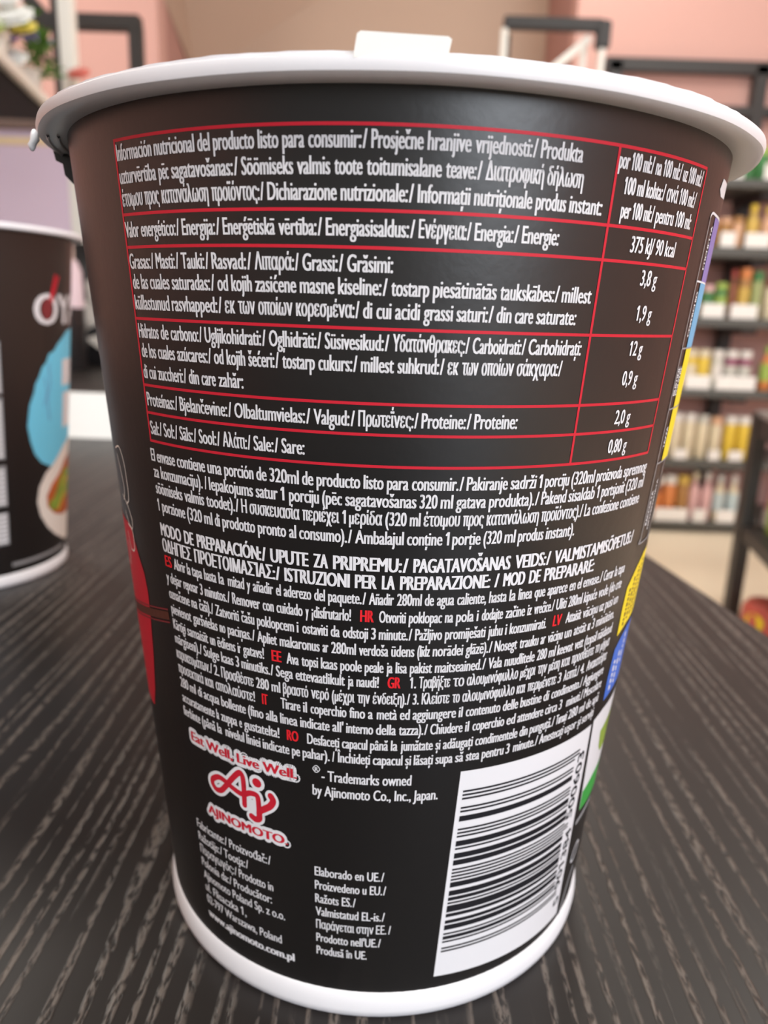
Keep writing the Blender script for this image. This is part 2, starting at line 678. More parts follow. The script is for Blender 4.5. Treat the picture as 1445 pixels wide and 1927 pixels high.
# torn lid drip and dark fold under the rim on the far side of the left end
bm = bmesh.new()
bmesh.ops.create_uvsphere(bm, u_segments=12, v_segments=8, radius=1.0)
for v in bm.verts:
    v.co = Vector((-.0450 - .0004 * (v.co.z < 0) + v.co.x * .00055, -.0150 + v.co.y * .0006, .1117 + v.co.z * .0013))
from_bm('lid_tear', bm, M['white_paper'], cup, True)
bm = bmesh.new()
_pf = [(-.0466, -.0060, .1122), (-.0463, -.0060, .1109), (-.0454, -.0060, .1105), (-.0452, -.0060, .1091), (-.0441, -.0060, .1080), (-.0434, -.0060, .1120)]
a = [bm.verts.new(p) for p in _pf]
b = [bm.verts.new((p[0], p[1] + .0006, p[2])) for p in _pf]
bm.faces.new(a)
bm.faces.new(b[::-1])
for i in range(6):
    bm.faces.new((a[i], b[i], b[(i + 1) % 6], a[(i + 1) % 6]))
from_bm('lid_fold', bm, M['black_print'], cup)['label'] = 'black fold under the rim'

for Rr in (.0458, .0446):  # light on the rim's far underside imitated by raised white ridges
    bm = bmesh.new()
    ring = []
    for k in range(15):
        t = radians(-67 - 3 * k)
        ring.append([bm.verts.new(((Rr + .0002 * cos(q)) * sin(t), -(Rr + .0002 * cos(q)) * cos(t), .11175 + .0003 * sin(q))) for q in (0, 1.57, 3.14, 4.71)])
    for p, q in zip(ring, ring[1:]):
        for i in range(4):
            bm.faces.new((p[i], q[i], q[(i + 1) % 4], p[(i + 1) % 4]))
    from_bm('rim_light_ridge', bm, M['white_paper'], cup, True)

LINES = [
(106.85, 1.55, 'n', [('Información', -42.37), ('nutricional', -33.86), ('del', -26.2), ('producto', -23.77), ('listo', -17.4), ('para', -14.19), ('consumir:/', -10.9), ('Prosječne', -3.27), ('hranjive', 3.39), ('vrijednosti:/', 9.13), ('Produkta', 17.49), 23.37]) ,
(104.65, 1.55, 'n', [('uzturvērtība', -42.28), ('pēc', -33.41), ('sagatavošanas:/', -30.99), ('Söömiseks', -19.84), ('valmis', -12.37), ('toote', -7.71), ('toitumisalane', -3.78), ('teave:/', 5.74), ('Διατροφική', 10.66), ('δήλωση', 18.78), 23.91]) ,
(102.46, 1.55, 'n', [('έτοιμου', -42.31), ('προς', -36.81), ('κατανάλωση', -33.25), ('προϊόντος:/', -24.52), ('Dichiarazione', -16.39), ('nutrizionale:/', -6.92), ('Informaţii', 2.49), ('nutriţionale', 9.46), ('produs', 17.58), ('instant:', 22.41), 27.49]) ,
(99.43, 1.55, 'n', [('Valor', -42.47), ('energético:/', -38.48), ('Energija:/', -30.0), ('Enerģētiskā', -23.13), ('vērtība:/', -15.04), ('Energiasisaldus:/', -8.8), ('Ενέργεια:/', 2.83), ('Energia:/', 9.89), ('Energie:', 16.2), 21.41]) ,
(96.26, 1.55, 'n', [('Grasas:/', -42.36), ('Masti:/', -35.88), ('Tauki:/', -30.67), ('Rasvad:/', -25.31), ('Λιπαρά:/', -18.62), ('Grassi:/', -11.93), ('Grăsimi:', -6.07), -0.31]) ,
(94.2, 1.55, 'n', [('de las', -42.15), ('cuales', -37.74), ('saturadas:/', -32.95), ('od kojih', -24.6), ('zasićene', -18.7), ('masne', -12.35), ('kiseline:/', -7.23), ('tostarp', -0.35), ('piesātinātās', 5.06), ('taukskābes:/', 14.02), ('millest', 23.17), 28.02]) ,
(92.05, 1.55, 'n', [('küllastunud', -42.26), ('rasvhapped:/', -33.39), ('εκ', -23.63), ('των', -21.49), ('οποίων', -18.39), ('κορεσμένα:/', -12.94), ('di cui', -3.93), ('acidi', 0.27), ('grassi', 3.99), ('saturi:/', 8.35), ('din', 13.82), ('care', 16.44), ('saturate:', 19.64), 25.91]) ,
(89.04, 1.55, 'n', [('Hidratos', -42.19), ('de', -36.54), ('carbono:/', -34.26), ('Ugljikohidrati:/', -27.51), ('Ogļhidrāti:/', -17.0), ('Süsivesikud:/', -9.03), ('Υδατάνθρακες:/', 0.11), ('Carboidrati:/', 10.88), ('Carbohidraţi:', 19.01), 27.65]) ,
(86.93, 1.55, 'n', [('de los', -42.03), ('cuales', -37.71), ('azúcares:/', -33.32), ('od kojih', -26.14), ('šećeri:/', -20.37), ('tostarp', -15.15), ('cukurs:/', -9.95), ('millest', -4.09), ('suhkrud:/', 0.87), ('εκ', 7.66), ('των', 9.65), ('οποίων', 12.43), ('σάκχαρα:/', 17.61), 24.72]) ,
(84.6, 1.55, 'n', [('di cui', -42.24), ('zuccheri:/', -38.31), ('din', -31.32), ('care', -28.79), ('zahăr:', -25.64), -21.49]) ,
(81.5, 1.55, 'n', [('Proteínas:/', -42.19), ('Bjelančevine:/', -33.85), ('Olbaltumvielas:/', -23.2), ('Valgud:/', -10.73), ('Πρωτεΐνες:/', -4.34), ('Proteine:/', 4.52), ('Proteine:', 12.08), 18.58]) ,
(78.2, 1.55, 'n', [('Sal:/', -42.22), ('Sol:/', -38.48), ('Sāls:/', -34.55), ('Sool:/', -30.36), ('Αλάτι:/', -25.68), ('Sale:/', -20.25), ('Sare:', -15.72), -12.27]) ,
(106.85, 1.55, 'n', [('por 100 ml:/', 29.26), ('na 100 ml:/', 36.3), ('uz 100 ml:/', 42.95), 49.09]) ,
(104.65, 1.55, 'n', [('100 ml kohta:/', 30.83), ('ανά 100 ml:/', 39.77), 48.2]) ,
(102.46, 1.55, 'n', [('per 100 ml:/', 30.93), ('pentru 100 ml:', 38.12), 48.08]) ,
(99.4, 1.55, 'n', [('375 kJ/', 33.92), ('90 kcal', 39.55), 44.73]) ,
(96.26, 1.55, 'n', [('3,8 g', 37.38), 41.25]) ,
(92.7, 1.55, 'n', [('1,9 g', 37.84), 41.61]) ,
(89.0, 1.55, 'n', [('12 g', 37.77), 40.97]) ,
(85.8, 1.55, 'n', [('0,9 g', 37.35), 41.16]) ,
(81.5, 1.55, 'n', [('2,0 g', 37.28), 41.19]) ,
(78.2, 1.55, 'n', [('0,80 g', 36.97), 41.71]) ,
(74.95, 1.5, 's', [('El envase', -43.12), ('contiene', -35.97), ('una', -29.15), ('porción', -25.85), ('de', -20.08), ('320ml', -17.85), ('de', -12.66), ('producto', -10.42), ('listo', -3.42), ('para', -0.0), ('consumir./', 3.64), ('Pakiranje', 11.81), ('sadrži', 18.8), ('1', 23.66), ('porciju', 24.76), ('(320ml', 29.91), ('proizvoda', 35.42), ('spremnog', 42.68), 50.79]) ,
(73.0, 1.5, 's', [('za konzumaciju).', -42.91), ('/', -30.01), ('Iepakojums', -29.12), ('satur', -20.33), ('1', -16.13), ('porciju', -14.79), ('(pēc', -9.6), ('sagatavošanas', -6.1), ('320', 4.93), ('ml', 8.07), ('gatava', 10.42), ('produkta)./', 15.59), ('Pakend', 24.53), ('sisaldab', 29.82), ('1', 36.14), ('portsjonit', 37.34), ('(320 ml', 44.36), 50.81]) ,
(71.0, 1.5, 's', [('söömiseks', -42.88), ('valmis', -35.0), ('toodet)./', -30.0), ('Η', -23.09), ('συσκευασία', -21.59), ('περιέχει', -12.71), ('1', -6.52), ('μερίδα', -5.51), ('(320', -0.05), ('ml', 3.61), ('έτοιμου', 5.69), ('προς', 11.71), ('κατανάλωση', 15.51), ('προϊόντος)./', 25.0), ('La', 33.93), ('confezione', 35.83), ('contiene', 43.5), 50.39]) ,
(68.85, 1.5, 's', [('1 porzione', -42.97), ('(320', -34.76), ('ml', -30.82), ('di', -28.55), ('prodotto', -27.02), ('pronto', -20.31), ('al', -14.98), ('consumo)./', -13.32), ('Ambalajul', -4.55), ('conţine', 3.32), ('1', 9.24), ('porţie', 10.32), ('(320', 15.32), ('ml', 18.85), ('produs', 21.22), ('instant).', 26.4), 32.28]) ,
(65.7, 1.6, 'h', [('MODO', -42.92), ('DE', -36.14), ('PREPARACIÓN:/', -32.99), ('UPUTE', -18.3), ('ZA', -11.06), ('PRIPREMU:/', -7.91), ('PAGATAVOŠANAS', 4.56), ('VEIDS:/', 21.31), ('VALMISTAMISÕPETUS:/', 28.92), 51.32]) ,
(63.65, 1.6, 'h', [('ΟΔΗΓΙΕΣ', -42.96), ('ΠΡΟΕΤΟΙΜΑΣΊΑΣ:/', -33.99), ('ISTRUZIONI', -15.97), ('PER', -4.45), ('LA', -0.2), ('PREPARAZIONE:', 2.63), ('/', 18.09), ('MOD', 19.6), ('DE', 24.4), ('PREPARARE:', 27.41), 38.92]) ,
(61.75, 1.42, 'i', [('=ES', -42.77, -40.84), ('Abrir la tapa', -40.04), ('hasta', -32.1), ('la', -28.82), ('mitad', -26.85), ('y', -23.05), ('añadir', -21.87), ('el', -17.63), ('aderezo', -16.26), ('del', -11.06), ('paquete./', -8.78), ('Añadir', -2.21), ('280ml', 2.23), ('de', 6.66), ('agua', 8.63), ('caliente,', 11.95), ('hasta', 17.39), ('la', 21.04), ('linea', 22.73), ('que', 25.9), ('aparece', 28.59), ('en', 33.5), ('el', 35.46), ('envase./', 36.96), ('Cerrar', 42.8), ('la tapa', 46.65), 50.56]) ,
(59.62, 1.42, 'i', [('y dejar', -43.01), ('reposar', -37.81), ('3', -33.48), ('minutos./', -32.32), ('Remover', -26.22), ('con', -20.21), ('cuidado', -17.67), ('y', -12.58), ('¡disfrutarlo!', -11.55), ('=HR', -3.55, -1.49), ('Otvoriti', -0.52), ('poklopac', 4.27), ('na', 10.17), ('pola', 12.04), ('i', 15.54), ('dodajte', 16.43), ('začine', 20.75), ('iz', 24.96), ('vrećice./', 26.3), ('Uliti', 31.06), ('280ml', 33.94), ('kipuće', 37.91), ('vode', 42.21), ('(do crte', 45.88), 50.59]) ,
(57.5, 1.42, 'i', [('označene', -42.78), ('na', -36.11), ('čaši)./', -34.1), ('Zatvoriti', -30.19), ('čašu', -24.6), ('poklopcem', -21.5), ('i', -14.18), ('ostaviti', -13.21), ('da', -8.37), ('odstoji', -6.37), ('3', -1.72), ('minute./', -0.47), ('Pažljivo', 5.43), ('promiješati', 10.41), ('juhu', 17.91), ('i', 21.06), ('konzumirati.', 21.91), ('=LV', 30.95, 32.76), ('Attaisīt', 33.98), ('vāciņu', 38.44), ('uz', 43.45), ('pusi', 45.47), ('un', 48.75), 50.74]) ,
(55.42, 1.42, 'i', [('pievienot', -42.7), ('garšvielas', -36.13), ('no', -29.54), ('paciņas./', -27.75), ('Apliet', -21.59), ('makaronus', -17.35), ('ar', -9.77), ('280ml', -8.29), ('verdoša', -3.67), ('ūdens', 1.68), ('(līdz', 5.99), ('norādei', 8.57), ('glāzē)./', 14.24), ('Nosegt', 19.45), ('trauku', 24.3), ('ar', 28.73), ('vāciņu', 30.32), ('un', 34.34), ('atstāt', 36.74), ('uz', 40.68), ('3 minūtēm.', 42.0), 50.08]) ,
(53.3, 1.42, 'i', [('Kārtīgi', -42.62), ('samaisīt', -38.27), ('un', -32.16), ('ēdiens', -30.42), ('ir', -25.84), ('gatavs!', -24.71), ('=EE', -18.99, -17.28), ('Ava', -16.2), ('topsi', -13.5), ('kaas', -10.09), ('poole', -6.76), ('peale', -2.64), ('ja', 1.0), ('lisa', 2.51), ('pakist', 4.92), ('maitseained./', 9.15), ('Vala', 18.62), ('nuudlitele', 21.78), ('280', 28.46), ('ml', 31.17), ('keevat', 33.22), ('vett', 37.76), ('(topsil', 40.71), ('näidatud', 44.99), 50.52]) ,
(51.35, 1.42, 'i', [('märgiseni)./', -42.66), ('Sulge', -34.14), ('kaas', -29.8), ('3', -26.54), ('minutiks./', -25.28), ('Sega', -18.31), ('ettevaatlikult', -14.64), ('ja', -5.47), ('naudi!', -3.98), ('=GR', 1.29, 3.35), ('1.', 5.07), ('Τραβήξτε', 6.61), ('το', 12.52), ('αλουμινόφυλλο', 15.01), ('μέχρι', 25.37), ('την', 29.14), ('μέση', 31.74), ('και', 34.93), ('προσθέστε', 37.65), ('το μίγμα', 45.02), 50.6]) ,
(49.2, 1.42, 'i', [('καρυκευμάτων./', -42.76), ('2.', -31.89), ('Προσθέστε', -30.13), ('280', -22.42), ('ml', -19.33), ('βραστό', -17.13), ('νερό', -11.91), ('(μέχρι', -8.22), ('την', -3.79), ('ένδειξη)./', -1.15), ('3.', 5.69), ('Κλείστε', 7.26), ('το', 12.65), ('αλουμινόφυλλο', 14.49), ('και', 25.09), ('περιμένετε', 27.43), ('3', 34.67), ('λεπτά./', 36.22), ('4.', 41.03), ('Ανακατέψτε', 43.1), 50.8]) ,
(47.15, 1.42, 'i', [('προσεκτικά', -42.73), ('και', -34.54), ('απολαύστε!', -31.83), ('=IT', -21.37, -20.36), ('Tirare', -17.66), ('il', -13.43), ('coperchio', -12.06), ('fino', -5.14), ('a', -1.89), ('metà', -0.36), ('ed', 3.63), ('aggiungere', 5.86), ('il', 14.1), ('contenuto', 15.42), ('delle', 22.64), ('bustine', 26.35), ('di', 31.68), ('condimento./', 33.68), ('Aggiungere', 42.97), 50.67]) ,
(45.05, 1.42, 'i', [('280', -42.7), ('ml', -39.51), ('di', -37.08), ('acqua', -35.41), ('bollente', -30.79), ('(fino', -24.56), ('alla', -20.79), ('linea', -17.9), ('indicate', -14.06), ("all'", -8.14), ('interno', -5.67), ('della', -0.42), ('tazza)./', 3.59), ('Chiudere', 9.16), ('il', 15.6), ('coperchio', 17.01), ('ed', 23.85), ('attendere', 26.19), ('circa', 32.7), ('3', 36.35), ('minuti./', 38.48), ('Mescolare', 44.13), 51.05]) ,
(42.88, 1.42, 'i', [('accuratamente', -42.59), ('la', -32.38), ('zuppa', -31.2), ('e', -26.79), ('gustatelta!', -25.69), ('=RO', -16.71, -14.6), ('Desfaceţi', -12.82), ('capacul', -6.41), ('până', -1.37), ('la', 2.32), ('jumătate', 4.08), ('şi', 10.36), ('adăugaţi', 11.73), ('condimentele', 17.88), ('din', 27.18), ('punguţă./', 29.53), ('Turnaţi', 36.22), ('280 ml de apă', 39.89), 51.09]) ,
(40.83, 1.42, 'i', [('fierbinte', -42.81), ('(până', -36.81), ('la', -32.51), ('nivelul', -30.4), ('liniei', -25.41), ('indicate', -21.82), ('pe', -15.84), ('pahar).', -13.76), ('/', -8.16), ('Închideţi', -7.27), ('capacul', -0.81), ('şi', 5.03), ('lăsaţi', 6.58), ('supa', 10.58), ('să', 14.3), ('stea', 16.36), ('pentru', 19.53), ('3', 24.57), ('minute./', 26.19), ('Amestecaţi', 32.47), ('uşor', 39.56), ('şi', 43.86), ('serviţi', 45.42), 50.03]) ,
]


TL, TM_, TR = -42.72, 29.02, 50.1
RULES = [108.8, 101.68, 98.45, 91.1, 83.82, 80.68, 77.38]
pr = Print()
w = .15
for z in RULES:
    pr.rect(TL - .2, TR + .2, z - w, z + w)
wd = .2
for t in (TL, TM_, TR):
    pr.rect(t - wd, t + wd, RULES[-1] - w, RULES[0] + w)
pr.build('nutrition_grid', M['ink_red'], cup_wall, 3e-5)['label'] = 'thin red ruled grid'

GROUPS = dict(n=('nutrition_text', .065), s=('serving_text', .07), h=('preparation_heading', .115), i=('preparation_text', .065))
codes = Print()
for key, (nm, bold) in GROUPS.items():
    pr = Print()
    for z, cap, tg, segs in LINES:
        if tg != key:
            continue
        for q, sg in enumerate(segs[:-1]):
            nxt = segs[q + 1]
            end = nxt if not isinstance(nxt, tuple) else nxt[1] - (1.0 if key == 'h' else .6)
            s = sg[0]
            if s[0] == '=':
                codes.text(s[1:], sg[1], sg[2], z, cap, 0, .085)
                continue
            if isinstance(nxt, tuple) and nxt[0][0] == '=':
                end = nxt[1] - 1.6
            nat = glyphs(s)
            lim = (nat[3] - nat[2]) * cap / CAP_H * 1.45 * .64
            end = min(end, sg[1] + lim) if len(s) < 3 else end
            pr.text(s, sg[1], end, z, cap, 0, bold)
    pr.build(nm, M['ink_white'], cup_wall, 5e-5)
codes.build('language_codes', mat('bright_red_ink', (.80, .02, .03), .5, .3), cup_wall, 5e-5)['label'] = 'small red country codes in the text'

# company logo, slogan and name, red on a white outline
pr = Print()
pr.text('Eat Well, Live Well.', -40.9, -15.2, 37.5, 1.35, 0, halo=.58)
pr.text('Eat Well, Live Well.', -40.9, -15.2, 37.5, 1.35, 1, .15)
pr.text('AJINOMOTO.', -37.8, -17.6, 27.05, 1.3, 0, halo=.55)
pr.text('AJINOMOTO.', -37.8, -17.6, 27.05, 1.3, 1, .17)
pr.build('company_name', [M['white_paper'], M['ink_red']], cup_wall, 6e-5)
S1 = [(-27.0, 32.75), (-28.4, 32.85), (-30.2, 33.25), (-32.0, 33.75), (-33.6, 33.85), (-35.3, 33.1), (-35.5, 32.3), (-34.6, 31.7),
      (-33.2, 31.9), (-31.9, 32.8), (-30.5, 34.0), (-28.9, 35.3), (-27.7, 36.0), (-27.1, 35.6), (-26.95, 34.5), (-27.0, 32.8), (-27.1, 31.2)]
S2 = [(-26.9, 32.9), (-25.6, 33.4), (-24.1, 33.45), (-23.7, 32.9), (-23.65, 31.6), (-23.7, 30.6)]
S3 = [(-25.5, 29.85), (-24.6, 29.6), (-23.7, 29.95), (-23.55, 31.0), (-22.4, 31.65), (-21.0, 32.4), (-20.3, 33.3), (-20.75, 33.95)]
pr = Print()
for s in (S1, S2, S3):
    pr.stroke(s, 1.75, 1)
pr.disc(-23.75, 35.35, 1.22, 1.2, 1)
pr.poly([(-26.5, 32.4), (-24, 32.6), (-24, 30), (-26.3, 30.6)], 1)
o1 = pr.build('logo_outline', [M['ink_red'], M['white_paper']], cup_wall, 6e-5)
pr = Print()
for s in (S1, S2):
    pr.stroke(s, .82, 0)
pr.stroke(S3, .95, 0)
pr.disc(-23.75, 35.35, .72, .68, 0)
pr.build('company_logo', [M['ink_red']], cup_wall, 8e-5)

# small texts at the foot
pr = Print()
for z, t0, t1, s in ((22.95, -43.0, -21.7, 'Fabricante:/ Proizvođač:/'), (20.8, -43.0, -27.5, 'Ražotājs:/ Tootja:/'),
                     (18.65, -42.9, -21.5, 'Παραγωγός:/ Prodotto in'), (16.45, -42.9, -22.0, 'Polonia da:/ Producător:'),
                     (14.3, -42.7, -19.0, 'Ajinomoto Poland Sp. z o.o.'), (12.15, -42.6, -29.2, 'ul. Flisaczka 1,'),
                     (10.0, -42.6, -20.1, '02-797 Warszawa, Poland')):
    pr.text(s, t0, t1, z, 1.42, 0, .04)
pr.text('www.ajinomoto.com.pl', -42.6, -17.2, 7.5, 1.35, 0, .13)
pr.build('maker_text', M['ink_white'], cup_wall, 5e-5)
pr = Print()
for z, t0, t1, s in ((23.2, -11.9, 2.1, 'Elaborado en UE./'), (21.0, -11.9, 2.6, 'Proizvedeno u EU./'), (18.8, -11.9, -3.5, 'Ražots ES./'),
                     (16.65, -11.85, 2.6, 'Valmistatud EL-is./'), (14.45, -11.8, 4.0, 'Παράγεται στην ΕΕ. /'),
                     (12.2, -11.8, 2.0, "Prodotto nell'UE./"), (10.0, -11.8, -.9, 'Produsă în UE.')):
    pr.text(s, t0, t1, z, 1.42, 0, .05)
pr.build('origin_text', M['ink_white'], cup_wall, 5e-5)
pr = Print()
pr.text('- Trademarks owned', -10.2, 6.3, 37.9, 1.5, 0, .06)
pr.text('by Ajinomoto Co., Inc., Japan.', -12.0, 11.5, 35.65, 1.5, 0, .06)
pr.text('R', -11.5, -10.95, 39.15, .55, 0, .05)
pr.stroke([(-11.9, 39.45), (-11.25, 39.95), (-10.6, 39.45), (-11.25, 38.95)], .12, 0, close=True)
pr.build('trademark_text', M['ink_white'], cup_wall, 5e-5)

# barcode, its bars lying across and its digits turned a quarter
pr = Print()
pr.poly([(15.64, 39.35), (50.5, 39.35), (54.0, 5.3), (14.35, 6.2)], 0)
EA = {'L': '0001101 0011001 0010011 0111101 0100011 0110001 0101111 0111011 0110111 0001011'.split(),
      'P': 'LLLLLL LLGLGG LLGGLG LLGGGL LGLLGG LGGLLG LGGGLL LGLGLG LGLGGL LGGLGL'.split()}
code = '5901384500603'
bits = '101'
for d, p in zip(code[1:7], EA['P'][int(code[0])]):
    s = EA['L'][int(d)]
    if p == 'G':
        s = ''.join('10'[int(c)] for c in s)[::-1]
    bits += s
bits += '01010'
for d in code[7:]:
    bits += ''.join('10'[int(c)] for c in EA['L'][int(d)])
bits += '101'
zb, zt = 10.4, 36.5
mod = (zt - zb) / 95


def tl(z):
    return 16.5 + (z - 36.4) / 26 * 1.06


def tr_(z, guard):
    return (47.2 if guard else 45.5) + (36.6 - z) / 26 * 3.2


i = 0
while i < 95:
    if bits[i] == '1':
        k = i
        while k < 95 and bits[k] == '1':
            k += 1
        z0, z1 = zb + i * mod, zb + k * mod
        g = i < 3 or 45 <= i < 50 or i >= 92
        pr.poly([(tl(z0), z0), (tr_(z0, g), z0), (tr_(z1, g), z1), (tl(z1), z1)], 1)
        i = k
    else:
        i += 1
o = pr
bars = Print()
keep_v, keep = [], []
# the white panel lies just under the bars
nw = next(i for i, m in enumerate(pr.m) if m == 1)
o = mesh('barcode_panel', [on_wall(t, z, 3e-5 if t is None else 3e-5) for t, z in pr.v],
         [f for f, m in zip(pr.f, pr.m) if m == 0], M['white_paper'], cup_wall)
mesh('barcode_bars', [on_wall(t, z, 7e-5) for t, z in pr.v], [f for f, m in zip(pr.f, pr.m) if m == 1], M['ink_black'], cup_wall)
pr = Print()
pr.text('5', 8.0, 9.4, 52.6, 1.75, 0, .05, rot=True)
pr.text('901384', 11.6, 22.2, 51.4, 1.75, 0, .05, rot=True)
pr.text('500603', 24.6, 35.6, 49.7, 1.75, 0, .05, rot=True)
pr.build('barcode_digits', M['ink_black'], cup_wall, 7e-5)

# recycling strip at the far right of the wall
pr = Print()
SZ = [104.8, 97.4, 89.6, 82.2, 75.3, 64.6]
gl = .10
pr.rect(56.3, 56.65, 64.6, 104.4, 4)
pr.stroke([(56.5, 104.0), (57.4, 104.9), (62, 104.9), (80, 104.9)], .28, 0)
for z in SZ[1:-1]:
    pr.rect(56.3, 80, z - gl, z + gl, 0 if z > 90 else 4)
pr.stroke([(56.5, 65.4), (57.4, 64.6), (80, 64.6)], .22, 4)
for (z0, z1), mi, tt in zip(zip(SZ[1:], SZ), (1, 2, 3, 3, 5), (60.2, 59.8, 59.8, 59.7, 62.5)):
    pr.rect(tt, 80 if mi != 5 else 63.0, z0 + gl, z1 - gl, mi)
for s, a, b, t in (('ETICHETTA', 98.8, 103.6, 59.2), ('COPERCHIO', 91.0, 96.2, 58.9), ('BUSTINE', 83.9, 87.4, 57.9), ('POLVERE', 83.9, 87.4, 59.3),
                   ('TAZZA', 77.2, 79.9, 58.9), ('RACCOLTA', 67.0, 71.6, 58.2), ('DIFFERENZIATA', 66.2, 73.0, 60.2)):
    pr.text(s, a, b, t, .72 if s != 'DIFFERENZIATA' else .6, 6, .04, rot=True)
pr.build('recycling_strip', [M['ink_white'], M['ink_purple'], M['ink_pale_blue'], M['ink_yellow'], M['ink_grey'], M['ink_grey'], M['ink_white']], cup_wall, 5e-5)
# yellow badge, blue badge, green and white panel, small marks
pr = Print()
pr.poly([(54.6, 51.7), (54.3, 55.8), (54.6, 58.8), (58.5, 61.0), (63.0, 62.4), (76, 62.6), (76, 53.0), (60, 52.6)], 0)
for q, (t, a, b) in enumerate(((57.0, 52.8, 58.2), (59.0, 53.4, 59.8), (61.2, 53.6, 60.6), (63.6, 53.6, 61.4))):
    z = a
    while z < b:
        l = random.uniform(.3, .8)
        pr.rect(t - .5, t + .5, z, min(z + l, b), 1)
        z += l + .25
pr.build('yellow_badge', [M['ink_yellow'], M['ink_brown']], cup_wall, 5e-5)['label'] = 'yellow badge with dark lettering'
pr = Print()
pr.poly([(54.8, 41.8), (54.4, 45.7), (55.2, 49.6), (58, 50.8), (62, 51.6), (76, 51.9), (76, 42.6), (60, 42.2)], 0)
for t, a, b in ((57.2, 42.9, 47.5), (59.6, 43.4, 48.4), (62.2, 46.0, 50.6)):
    z = a
    while z < b:
        l = random.uniform(.4, 1.0)
        pr.rect(t - .5, t + .5, z, min(z + l, b), 1)
        z += l + .3
pr.build('blue_badge', [M['ink_blue'], M['ink_white']], cup_wall, 5e-5)['label'] = 'blue badge with white lettering'
pr = Print()
pr.poly([(51.4, 39.7), (54.3, 24.0), (76, 24.0), (76, 40.4), (56, 40.3)], 0)
pr.poly([(54.0, 27.2), (54.4, 23.8), (76, 23.6), (76, 28.6), (60, 28.2)], 1)
pr.poly([(58.0, 36.0), (59.5, 33.0), (62, 31.4), (76, 31), (76, 38)], 2)
pr.build('green_panel', [M['white_paper'], M['ink_green'], M['ink_leaf']], cup_wall, 5e-5)['label'] = 'white panel with green corner'
pr = Print()
pr.stroke([(54.4, 21.8), (56.5, 22.0), (59.6, 22.3), (64, 22.4)], .9, 0)
pr.build('grey_caption', [M['ink_grey']], cup_wall, 5e-5)
pr = Print()
pr.stroke([(56.6, 14.0), (58.0, 16.2), (60.2, 16.2), (60.4, 14.6), (58.6, 13.4)], .35, 0, close=True)
pr.build('ring_symbol', [M['ink_white']], cup_wall, 5e-5)
pr = Print()
pr.stroke([(56.4, 4.4), (57.0, 6.4), (58.2, 9.0), (60.0, 11.4)], .8, 0)
pr.build('curved_caption', [M['ink_grey']], cup_wall, 5e-5)
pr = Print()
pr.poly([(59.0, 107.6), (60.2, 108.9), (66, 108.9), (66, 107.2), (61, 107.0)], 0)
pr.build('white_code_patch', [M['ink_white']], cup_wall, 5e-5)
# picture side running round the left edge
pr = Print()
pr.poly([(-58.0, 64.5), (-56.2, 62.3), (-54.6, 60.4), (-53.0, 58.8), (-52.3, 56.2), (-52.6, 53.2), (-53.4, 50.2), (-54.4, 46.5), (-57.0, 40.5), (-60, 37),
         (-76, 36), (-76, 64.5)], 0)
pr.build('red_swoosh', [M['ink_red']], cup_wall, 5e-5)['label'] = 'red swoosh of the picture side'
pr = Print()
for a, b in (((-44.0, 55.5), (-78, 50.2)), ((-43.8, 53.75), (-78, 48.2))):
    pr.poly([a, (a[0], a[1] + .22), (b[0], b[1] + .22), b], 1)
pr.poly([(-44.0, 55.3), (-43.8, 54.2), (-78, 48.6), (-78, 50.0)], 0)
pr.build('printed_chopsticks', [M['ink_brown'], M['ink_dark_red']], cup_wall, 7e-5)
pr = Print()
for s in ([(-61.5, 74.4), (-58, 74.9), (-56, 73.2), (-55.7, 70.5), (-56.2, 68.2), (-58.4, 67.3)],
          [(-60.6, 73.6), (-59.0, 71.0), (-58.6, 69.0), (-60.2, 67.6)],
          [(-60.8, 68.2), (-57.8, 67.2), (-56.0, 65.6), (-56.6, 64.2), (-58.6, 64.6), (-60.4, 66.0)],
          [(-59.6, 64.4), (-56.8, 63.8), (-57.2, 61.2), (-60.0, 60.9), (-61.2, 63.0)],
          [(-62.9, 61.4), (-62.2, 59.6), (-63.6, 57.8)], [(-66, 88.5), (-65.6, 86.2)], [(-66, 84), (-64.6, 80), (-64.6, 76.6)]):
    pr.stroke(s, .22, 0)
pr.build('script_lettering', [M['ink_cream']], cup_wall, 8e-5)

# ================================================================ second cup, showing its picture side
cup2, wall2, lid2 = make_cup('black noodle cup at left edge showing a blue splash and a soup bowl', (-.1512, .142, TZ))
pr = Print()
for ch, t0, t1 in (('O', 70.6, 86.4), ('Y', 86.6, 100.4), ('A', 99.6, 115), ('K', 117, 129), ('A', 129, 144), ('T', 144, 156), ('A', 156, 171)):
    pr.text(ch, t0, t1, 84.8, 9.4, 0, .6)
pr.build('brand_lettering', M['ink_white'], wall2, 5e-5)
pr = Print()
pr.disc(78.5, 89.6, 2.6, 3.4, 1)
pr.stroke([(84.5, 99.8), (81.5, 94.0), (79.5, 89.5)], 1.1, 0)
pr.stroke([(87.0, 99.6), (83.0, 94.0), (81.0, 90.5)], .9, 0)
pr.build('printed_chopsticks', [M['ink_red'], M['ink_dark_red']], wall2, 8e-5)
SP = [(150, 81), (120, 84), (98, 82.5), (91.5, 80.2), (86.5, 78.2), (84, 76.4), (79.6, 75.4), (77.5, 72.6), (75, 71.5), (72.8, 68.4), (70.5, 66.2), (69.5, 63.4),
      (66.8, 59.6), (66.6, 56.0), (65.3, 53.2), (66.2, 50.0), (67.1, 47.4), (69.5, 43.3), (74, 40.0), (80, 38.2), (88, 37.0), (150, 37)]
pr = Print()
pr.poly(SP, 0)
pr.stroke([(79.5, 72), (80.5, 66), (78.6, 61), (80, 54)], .9, 2)
pr.stroke([(76.5, 68), (78, 63), (76.0, 59)], .6, 2)
pr.rect(92.2, 110, 64.4, 73.2, 1)
